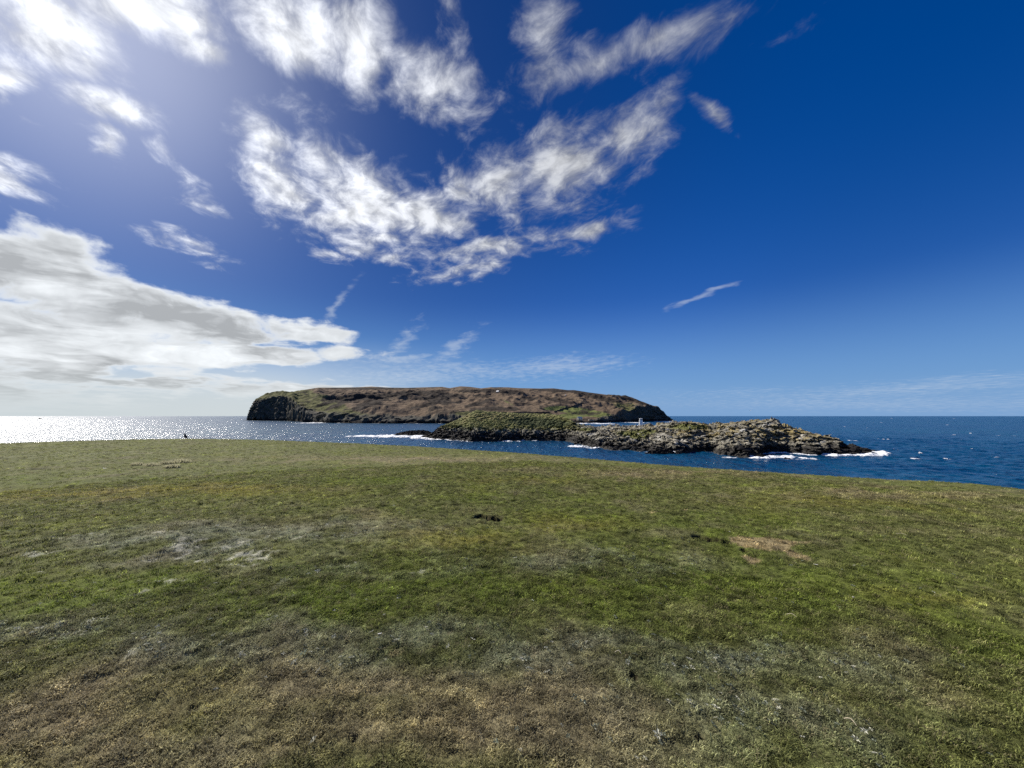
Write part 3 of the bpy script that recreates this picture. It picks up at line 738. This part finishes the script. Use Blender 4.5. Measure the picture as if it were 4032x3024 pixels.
# outlying rocks in the water
def reef_mesh(name, u0, u1, vtop, vbase, seed, label, depth=9):
    um = (u0+u1)/2; Yb = y_of(vbase); n = max(24, int((u1-u0)/2)); m = 26
    U, T = np.meshgrid(np.linspace(0, 1, n), np.linspace(0, 1, m))
    X = ((u0+(u1-u0)*U)-CU)/FPX*Yb; Y = Yb+depth*T
    tops = np.interp(U, np.linspace(0, 1, len(vtop)), vtop)
    H = EYE+(1638-tops)/FPX*(Yb+depth*.5)
    env = (np.sin(U*math.pi)**.35)*(np.sin(T*math.pi)**.7)
    Z = (H+.6)*env-.8+.9*env*(ridged(X/2.4, Y/1.5, 4, seed)-.6)
    X = X+.8*fbm(Y/3, X/3, 3, seed+3)
    ox, oy = float(X.mean()), float(Y.mean())
    o = grid_mesh(name, X-ox, Y-oy, Z, M_dark_rock, None, smooth=False); o.location = (ox, oy, 0)
    return tag(o, label, 'rock', 'black rocks awash round the islet')
ROCKS = [
 ('skerry', 1528, 1705, (1712,1704,1700,1698,1696,1693,1692,1696), 1713, 401, 'long low black skerry with surf, off the left end of the grassy islet', 14),
 ('skerry', 2250, 2276, (1746,1743,1745), 1749, 402, 'tiny black rock just off the left corner of the front islet shore', 3),
 ('skerry', 2975, 3035, (1794,1788,1789,1792), 1802, 403, 'black rock ringed by foam in front of the right half of the islet', 3.5),
 ('skerry', 2530, 2700, (1783,1775,1772,1774,1777,1782), 1787, 404, 'flat black ledge at the waterline below the green patch of the islet', 5),
 ('skerry', 3060, 3120, (1806,1802,1805), 1807, 405, 'smallest half-sunk rock in the foam in front of the right islet tip', 2.5),
]
rock_objs = [reef_mesh(*r) for r in ROCKS]

# ------------------------------------------------------------------ sea
CAPS = []
def build_sea():
    a = np.concatenate([np.arange(-58, 58, .14), np.arange(58, 302, 4.0)]); th = np.radians(a)
    r = np.concatenate([np.geomspace(14, 110, 70), np.geomspace(110, 300, 170)[1:], np.geomspace(300, 1600, 130)[1:], np.geomspace(1600, 60000, 60)[1:]])
    R, T = np.meshgrid(r, th, indexing='ij'); X = R*np.sin(T); Y = R*np.cos(T)
    fade = np.clip(1-(R-300)/900, 0, 1)*sst(np.abs(np.degrees(T)), 64, 57)
    amp = .16+.10*sst(X, 0, 200)
    cr = 1-np.abs(vnoise(X/9+.3*vnoise(X/20, Y/20, 6), Y/5, 501))*2
    Z = fade*amp*(cr*.9+.7*fbm(X/3.5, Y/2.2, 2, 503)+.5*vnoise(X/30, Y/18, 505))-.15
    Z = np.where(R > 1200, -.05, Z)
    foam = np.zeros_like(X)
    view = np.abs(np.degrees(T)) < 57
    with np.errstate(all='ignore'):
        U = CU+FPX*X/np.maximum(Y, .1)
    n = fbm(X/4, Y/4, 4, 511); nl = fbm(X/17, Y/17, 3, 513)
    m = view & (Y > 100) & (Y < 300) & (U > 1655) & (U < 3478)
    kz = kitt(U[m], Y[m], False); d = kz[2]; uu = U[m]
    wgt = np.interp(uu, [1655,1700,1800,1900,2050,2120,2200,2255,2300,2420,2500,2620,2760,2830,2950,3100,3250,3420,3478], [1,.9,.55,.8,.95,.5,.3,.2,.85,.6,.25,.6,.35,.35,.8,.8,.9,1.0,1.0])
    wid = np.interp(uu, [1655,1700,1850,2250,2300,2700,2900,3150,3350,3478], [6,4,3.2,1.0,2.2,1.6,3.0,3.5,4.0,5])
    f = wgt*np.clip(1-np.abs(d+wid*.35)/(wid*1.1), 0, 1)*(d < 3)*(1+.9*n[m]+.5*nl[m])
    foam[m] = np.maximum(foam[m], f)
    m2 = view & (Y > 550) & (Y < 1300) & (U > 960) & (U < 2665)
    cz = calf(U[m2], Y[m2]); d = cz[2]
    wg = np.interp(U[m2], [960,1300,1500,1800,2200,2280,2640,2665], [.5,.45,.4,.5,.6,.6,.7,.5])
    foam[m2] = np.maximum(foam[m2], wg*np.clip(1-np.abs(d+5)/15, 0, 1)*(1+1.3*fbm(X[m2]/16, Y[m2]/30, 3, 517)))
    # surf patches: u, v, half w px, half h px, strength
    for (cu, cv, w, h, s) in ((1480,1716,90,3,1.3),(1600,1718,130,4,1.3),(1690,1722,60,4,1.2),(1700,1729,60,2.5,.8),(3380,1789,90,4,1.3),(3240,1790,80,3.5,1.1),(3100,1800,90,8,.9),(3020,1795,60,5,1.0),(3440,1780,35,4,1.3),(3340,1766,30,4,1.2),
                              (2980,1800,60,5,1.0),(2900,1799,60,4,.8),(2600,1781,70,3,1.0),(2270,1757,30,3,1.2),(2330,1762,35,3,.9),(2500,1664,60,1.5,.8),(2430,1670,40,1,.6),(2410,1678,60,.8,.45),
                              (2540,1677,35,2,1.3),(2370,1668,50,1.4,1.2),(2580,1658,60,1.6,1.1),(3600,1805,40,2,.5),(1240,1665,60,1.5,1),(1860,1668,60,2,1.1),(2280,1667,40,1.5,1.1),(3290,1776,40,5,.9),(3160,1769,30,4,.5)):
        yc = y_of(cv); xc = (cu-CU)/FPX*yc; wx = w/FPX*yc; hy = (y_of(cv-h)-y_of(cv+h))/2
        mm = (np.abs(X-xc) < 2.2*wx) & (np.abs(Y-yc) < 2.2*hy)
        g = s*np.exp(-((X[mm]-xc)/wx)**2-((Y[mm]-yc)/hy)**2)*(1+1.1*n[mm]+.5*nl[mm]); foam[mm] = np.maximum(foam[mm], g)
    # whitecaps
    caps = [(3473,1729,7,2),(3940,1714,12,2),(3992,1648,10,2),(3645,1658,5,1.4),(3460,1664,6,1),(3325,1680,4,1.4),(3374,1684,4,1.4),(3725,1673,5,1.2),(3500,1768,3,2),(3600,1783,6,2.5),(3810,1766,4,2),(3590,1797,7,1.5),(3710,1805,8,2.5),
            (3750,1712,5,1),(2810,1666,6,1.4),(3153,1697,6,1.6),(3345,1735,22,1.2),(1262,1690,3,1),(3900,1800,8,2),(3160,1757,6,2)]
    rg = random.Random(3)
    for _ in range(26): caps.append((rg.uniform(2700, 4030), 1645+rg.random()**1.3*160, rg.uniform(.8, 2), rg.uniform(.2, .5)))
    for (cu, cv, w, h) in caps:
        yc = y_of(cv); xc = (cu-CU)/FPX*yc; wx = w/FPX*yc*.75; hy = max((y_of(cv-h)-y_of(cv+h))/2, yc*.008)
        mm = (np.abs(X-xc) < 2*wx) & (np.abs(Y-yc) < 2*hy)
        g = .85*np.exp(-((X[mm]-xc)/wx)**2-((Y[mm]-yc)/hy)**2)*(1+.8*n[mm]); foam[mm] = np.maximum(foam[mm], g)
    Z = Z+np.clip(foam, 0, 1.2)*(.25+.35*np.abs(n))*(R < 3000)
    o = grid_mesh('sea', X, Y, Z, M_sea, None, foam, wrap=True); o['kind'] = 'structure'
def sea_mat():
    m, n, b = new_mat('sea_water')
    g = n.n('ShaderNodeNewGeometry'); p = g.outputs['Position']
    big = n.noise(n.vm('MULTIPLY', p, (1, .35, 1)), .004, 4, .5)
    mid = n.noise(n.vm('MULTIPLY', p, (1, .6, 1)), .05, 4, .6)
    c = n.mix(n.ss(big, .35, .65), (.000, .045, .105), (.001, .062, .110))
    c = n.mix(n.ss(mid, .35, .7), c, (.000, .032, .090))
    fa = n.n('ShaderNodeAttribute', attribute_name='foam')
    fn = n.noise(p, .9, 6, .7)
    fo = n.ss(n.m('MULTIPLY_ADD', n.m('SUBTRACT', fn, .5), 1.3, fa.outputs['Fac']), .38, .62)
    fo = n.m('MULTIPLY', fo, n.ss(fa.outputs['Fac'], .05, .2))
    n.link(n.mix(fo, c, (.82, .84, .85)), b.inputs['Base Color'])
    n.link(n.ss(fo, 0, 1, .235, .8), b.inputs['Roughness'])
    b.inputs['IOR'].default_value = 1.33; b.inputs['Specular IOR Level'].default_value = .42
    w1 = n.noise(n.vm('MULTIPLY', p, (1, .7, 1)), .35, 4, .6)
    w2 = n.noise(n.vm('MULTIPLY', p, (1, .8, 1)), 1.6, 3, .6)
    gust = n.ss(n.noise(n.vm('MULTIPLY', p, (1, .16, 1)), .22, 3, .6), .35, .65, .45, 1.35)
    h = n.m('MULTIPLY', n.m('ADD', n.m('MULTIPLY', w1, 1.0), n.m('MULTIPLY', w2, .35)), gust)
    bp = n.n('ShaderNodeBump'); bp.inputs['Strength'].default_value = 1.0; bp.inputs['Distance'].default_value = 1.0
    n.link(h, bp.inputs['Height']); n.link(bp.outputs[0], b.inputs['Normal'])
    return m
M_sea = sea_mat()
build_sea()

# ------------------------------------------------------------------ beacon tower
def build_beacon():
    x = (2521-CU)/FPX*454; y = 454.0
    t = thing('beacon_tower', 'white eight-sided beacon tower standing on a rock in the sound', 'beacon', (x, y, 0), .2)
    def ring(r, z, k=0): return [(r*math.cos(math.pi/8+i*math.pi/4+k), r*math.sin(math.pi/8+i*math.pi/4+k), z) for i in range(8)]
    bm = rock_bm(4.5, 3.2, .9, 77, 3, .5); mobj('base_rock', bm, M_dark_rock, t)
    bm = bmesh.new(); prism(bm, [ring(3.2, .1), ring(3.2, .75), ring(3.0, .8)]); mobj('plinth', bm, M_white, t)
    bm = bmesh.new(); prism(bm, [ring(2.1, .8), ring(1.75, 3.5), ring(1.5, 7.0)]); mobj('tower_shaft', bm, M_white, t)
    for i in range(8):
        a = i*math.pi/4+math.pi/8; ca, sa = math.cos(a), math.sin(a); bm = bmesh.new()
        def q(r, w, z): return (r*ca-w*sa, r*sa+w*ca, z)
        prism(bm, [[q(1.6, -.2, .8), q(2.9, -.2, .8), q(2.9, .2, .8), q(1.6, .2, .8)], [q(1.4, -.18, 4), q(2.2, -.18, 4), q(2.2, .18, 4), q(1.4, .18, 4)],
                   [q(1.2, -.18, 7.0), q(1.9, -.18, 7.0), q(1.9, .18, 7.0), q(1.2, .18, 7.0)]])
        mobj('rib', bm, M_white, t)
    bm = bmesh.new(); prism(bm, [ring(2.05, 7.0), ring(2.05, 7.3)]); mobj('gallery', bm, M_white, t)
    bm = bmesh.new(); prism(bm, [ring(1.75, 7.3), ring(1.75, 8.8)]); mobj('lantern_screen', bm, M_greyp, t)
    bm = bmesh.new(); prism(bm, [ring(2.05, 8.8), ring(2.05, 9.1), ring(.4, 9.3)]); mobj('cap', bm, M_white, t)
build_beacon()

# ------------------------------------------------------------------ buildings on the far island
def gable(name, u, v, w, l, h, rh, rz, label, cat, wall, roof, openings=True):
    x, y, z = calf_pt(u, v); t = thing(name, label, cat, (x, y, z-.4), rz)
    bm = bmesh.new()
    pts = [(-w/2, 0), (w/2, 0), (w/2, h), (0, h+rh), (-w/2, h)]
    prism(bm, [[(a, -l/2, b) for a, b in pts], [(a, l/2, b) for a, b in pts]]); mobj('wall', bm, wall, t)
    for s in (-1, 1):
        bm = bmesh.new(); o = .35; k = rh/(w/2)
        A = [(0, h+rh+.12), (s*(w/2+o), h+.12-o*k), (s*(w/2+o), h+.42-o*k), (0, h+rh+.42)]
        prism(bm, [[(a, -l/2-.25, b) for a, b in A], [(a, l/2+.25, b) for a, b in A]]); mobj('roof_slope', bm, roof, t)
    if openings:
        bm = bmesh.new(); box(bm, (0, -l/2-.02, 1.3), (1.5, .12, 2.4)); mobj('door', bm, M_darkhole, t)
        bm = bmesh.new(); box(bm, (0, -l/2-.02, h+.3), (.8, .12, .9)); mobj('window', bm, M_darkhole, t)
    return t
gable('stone_boathouse', 2281, 1654, 5.6, 8, 3.4, 2.6, -1.2, 'small stone boathouse with pale gable and roof above the shore', 'boathouse', M_stone, M_roof)
gable('white_cottage', 1960, 1546, 5, 9, 3, 2.2, .9, 'tiny white-roofed cottage near the skyline of the brown hill', 'cottage', M_stone, M_white)
def ruin():
    x, y, z = calf_pt(2326, 1658)
    t = thing('ruined_hut', 'low roofless stone hut right of the boathouse by the shore', 'hut', (x, y, z-.4), .2)
    for c, s in (((0, -2.2, 1.3), (9, .6, 2.6)), ((0, 2.2, 1.3), (9, .6, 2.6)), ((-4.2, 0, 1.6), (.6, 3.8, 3.2)), ((4.2, 0, 1.4), (.6, 3.8, 2.8))):
        bm = bmesh.new(); box(bm, c, s, 0, .08); mobj('wall', bm, M_stone, t)
ruin()
def dyke(pts, label, col):
    P3 = []
    for (a, b) in zip(pts, pts[1:]):
        for k in range(12): P3.append(calf_pt(a[0]+(b[0]-a[0])*k/12, a[1]+(b[1]-a[1])*k/12))
    P3.append(calf_pt(*pts[-1])); ox, oy, oz = P3[0]
    bm = bmesh.new(); rings = []
    for i, p in enumerate(P3):
        q = P3[min(i+1, len(P3)-1)]; o = P3[max(i-1, 0)]; t = Vector((q[0]-o[0], q[1]-o[1], 0)).normalized(); nx, ny = -t.y*.8, t.x*.8
        h = 2.0+.5*math.sin(i*1.7)
        rings.append([(p[0]-ox-nx, p[1]-oy-ny, p[2]-oz-1.5), (p[0]-ox+nx, p[1]-oy+ny, p[2]-oz-1.5), (p[0]-ox+nx*.6, p[1]-oy+ny*.6, p[2]-oz+h), (p[0]-ox-nx*.6, p[1]-oy-ny*.6, p[2]-oz+h)])
    prism(bm, rings); o = mobj('field_wall', bm, col, None); o.location = (ox, oy, oz)
    tag(o, label, 'wall', 'dark field walls on the far island')
M_dyke = flat('field_wall_stone', (.045, .040, .036), .9, .4, .3)
dyke([(2182,1624),(2215,1612),(2255,1602),(2280,1592),(2300,1588)], 'dark field wall climbing diagonally beside the bright green field', M_dyke)
dyke([(2020,1628),(2090,1628),(2165,1626)], 'dark level field wall above the crest of the grassy islet', M_dyke)
x, y, z = calf_pt(2227, 1557); bm = rock_bm(2.2, 1.6, 1.6, 55, 2, .4); o = mobj('boulder', bm, M_white); o.location = (x, y, z+.3)
tag(o, 'lone white boulder high on the brown slope of the far island', 'boulder')

# ------------------------------------------------------------------ boat far out
def build_boat():
    yv = y_of(1650.5); x = (165-CU)/FPX*yv
    t = thing('motor_boat', 'tiny dark boat in the sun glitter at the far left', 'boat', (x, yv, -.1), .15)
    L = 13; bm = bmesh.new(); R = []
    for k, w in ((-1, 1.7), (-.5, 2.1), (.2, 2.1), (.7, 1.3), (1, .1)):
        a = k*L/2; s = .4*(k > 0)*k
        R.append([(a, -w, 1.5+s), (a*.97, -w*.6, .1), (a*.95, 0, -.5), (a*.97, w*.6, .1), (a, w, 1.5+s)])
    prism(bm, R); mobj('hull', bm, M_hull, t)
    bm = bmesh.new(); box(bm, (-.5, 0, 2.6), (4, 2.8, 2.3), 0, .2); mobj('cabin', bm, M_hull, t)
    bm = bmesh.new(); box(bm, (-.5, 0, 5.0), (.15, .15, 2.6)); mobj('mast', bm, M_hull, t)
build_boat()

# ------------------------------------------------------------------ birds
def brow_point(u):
    th = math.atan((u-CU)/FPX/1.003); rr = np.linspace(5, 60, 2000)
    Z, s, f = ground_z(rr*math.sin(th), rr*math.cos(th)); k = int(np.argmax((Z-EYE)/rr))
    return rr[k]*math.sin(th), rr[k]*math.cos(th), float(Z[k])
def build_bird():
    x, y, z = brow_point(735)
    k = 1.0*math.hypot(x, y)/35*1.05
    t = thing('bird', 'dark bird standing upright on the brow of the grass at the left', 'bird', (x, y, z-.01), math.atan2(-x, y))
    S = lambda pts: [(a*k, b*k, c*k) for a, b, c in pts]
    bm = bmesh.new()
    loft(bm, S([(.115,0,.03),(.095,0,.06),(.065,0,.10),(.03,0,.15),(.005,0,.20),(-.01,0,.25),(-.015,0,.29),(-.025,0,.325),(-.05,0,.338),(-.07,0,.336)]),
         [.010*k,.03*k,.062*k,.082*k,.075*k,.05*k,.036*k,.038*k,.033*k,.012*k], 12)
    mobj('body', bm, M_bird, t, True)
    bm = bmesh.new(); loft(bm, S([(-.065,0,.338),(-.10,0,.336),(-.125,0,.33)]), [.013*k, .009*k, .002*k], 8); mobj('beak', bm, M_beak, t)
    for s in (-1, 1):
        bm = bmesh.new(); loft(bm, S([(.02,.03*s,.11),(.03,.03*s,.06),(.02,.03*s,.0),(-.02,.03*s,.0)]), [.009*k, .006*k, .005*k, .004*k], 6); mobj('leg', bm, M_beak, t)
build_bird()
def build_gull():
    d = ray(2955, 1617); dist = 170; p = d*dist
    t = thing('seagull', 'tiny gull flying low over the open sea right of the far island', 'bird', (p.x, p.y, EYE+p.z), 1.2)
    bm = bmesh.new(); loft(bm, [(-.28,0,0),(-.15,0,0),(0,0,.01),(.15,0,.02),(.25,0,.02)], [.03,.07,.09,.07,.02], 10); mobj('body', bm, M_gull, t, True)
    for s in (-1, 1):
        bm = bmesh.new(); R = []
        for yy, zz, c0, c1 in ((.05, .02, -.1, .12), (.3, .22, -.06, .13), (.62, .30, -.12, -.02)):
            R.append([(c0, s*yy, zz), (c1, s*yy, zz), (c1, s*yy, zz+.02), (c0, s*yy, zz+.02)])
        prism(bm, R); mobj('wing', bm, M_gull, t)
build_gull()

# ------------------------------------------------------------------ small things on the turf
def gpt(u, v):
    x, y = on_plane(u, v, GZ)
    for _ in range(4):
        z = float(ground_z(np.array([x]), np.array([y]))[0][0]); x, y = on_plane(u, v, z)
    return x, y, float(ground_z(np.array([x]), np.array([y]))[0][0])
def feather(u, v, L, rz, label):
    x, y, z = gpt(u, v)
    t = thing('feather', label, 'feather', (x, y, z+.022), rz, 'small white scraps lying on the turf')
    bm = bmesh.new(); n = 7; R = []
    for i in range(n):
        s = i/(n-1); a = (s-.5)*L; w = L*.17*math.sin(max(s, .08)*math.pi*.93)**.7+.001; zz = .25*L*(s-.5)**2
        R.append([(a, -w, zz+.002), (a, w, zz+.002), (a, w, zz+.0035), (a, -w, zz+.0035)])
    prism(bm, R); mobj('vane', bm, M_feather, t)
    bm = bmesh.new(); loft(bm, [(-L*.62, 0, .10*L), (0, 0, .004), (L*.5, 0, .06*L+.004)], [.0016, .0014, .0008], 6); mobj('quill', bm, M_straw, t)
feather(3213,2231,.040,-.4,'small white feather on green turf right of the bare straw patch')
feather(3360,2361,.022,.3,'tiny white scrap on the green turf at the right, lower than the feather')
feather(1556,2073,.030,.1,'tiny white feather left of the rabbit holes, on olive turf')
feather(580,1948,.060,.9,'white feather on the yellowish turf at the left, far from camera')
feather(1495,2508,.03,.5,'tiny white scrap at the edge of the grey bare patch')
feather(1128,1791,.12,.1,'whitish scrap on the turf just below the far island cliffs')
feather(415,1847,.16,.0,'long white scrap on turf at the left below the sun glitter')
feather(812,1772,.07,.0,'small pale scrap close to the brow, right of the dark bird')
def stalk(u, v, L, rz, label):
    x, y, z = gpt(u, v); bm = bmesh.new()
    loft(bm, [(-L/2, 0, .0), (-L/4, .003, .012), (0, .006, .018), (L/4, .002, .014), (L/2, -.004, .006)], [.0022, .002, .002, .0018, .001], 6)
    o = mobj('dry_stalk', bm, M_straw); o.location = (x, y, z+.02); o.rotation_euler = (0, 0, rz)
    tag(o, label, 'stalk', 'dry stalks lying on the turf')
stalk(3118,2435,.075,-.9,'pale dry stalk on turf below the bare straw patch')
stalk(3551,2111,.11,-1.0,'dry stalk on the turf near the right side, farther off')
stalk(3350,2860,.06,-1.2,'dry stalk in the near turf at the lower right')
stalk(2435,2585,.05,-.6,'short dry stalk on grey-green turf right of centre')
def tussock(u, v, w, label, seed):
    x, y, z = gpt(u, v); rg = random.Random(seed)
    vs = []; fs = []
    for i in range(420):
        a = rg.uniform(0, 6.283); rr = w*.5*math.sqrt(rg.random()); bx, by = rr*math.cos(a), rr*math.sin(a)*.8; h = .05*rg.uniform(.5, 1.3); dd = rg.uniform(0, 6.283); ww = .012
        px, py = -math.sin(dd)*ww, math.cos(dd)*ww; b = len(vs); base = .10*w*(1-(2*rr/w)**2)
        vs += [(bx-px, by-py, base-.06), (bx+px, by+py, base-.06), (bx+math.cos(dd)*h*.9, by+math.sin(dd)*h*.9, base+h)]; fs += [(b, b+1, b+2)]
    me = bpy.data.meshes.new('grass_tussock'); me.from_pydata(vs, [], fs); me.materials.append(M_tus)
    o = link(bpy.data.objects.new('grass_tussock', me)); o.location = (x, y, z+.02)
    tag(o, label, 'tussock', 'pale tussocks on the left of the turf')
tussock(708,1822,.75,'largest pale dry tussock, rightmost of the row on the left turf',1)
tussock(655,1824,.45,'pale tussock just left of the largest one on the turf',2)
tussock(598,1832,.5,'middle pale tussock in the row on the left turf',3)
tussock(540,1828,.4,'leftmost small pale tussock of the row on the turf',4)
tussock(678,1840,.5,'darker low tussock in front of the largest pale one',5)
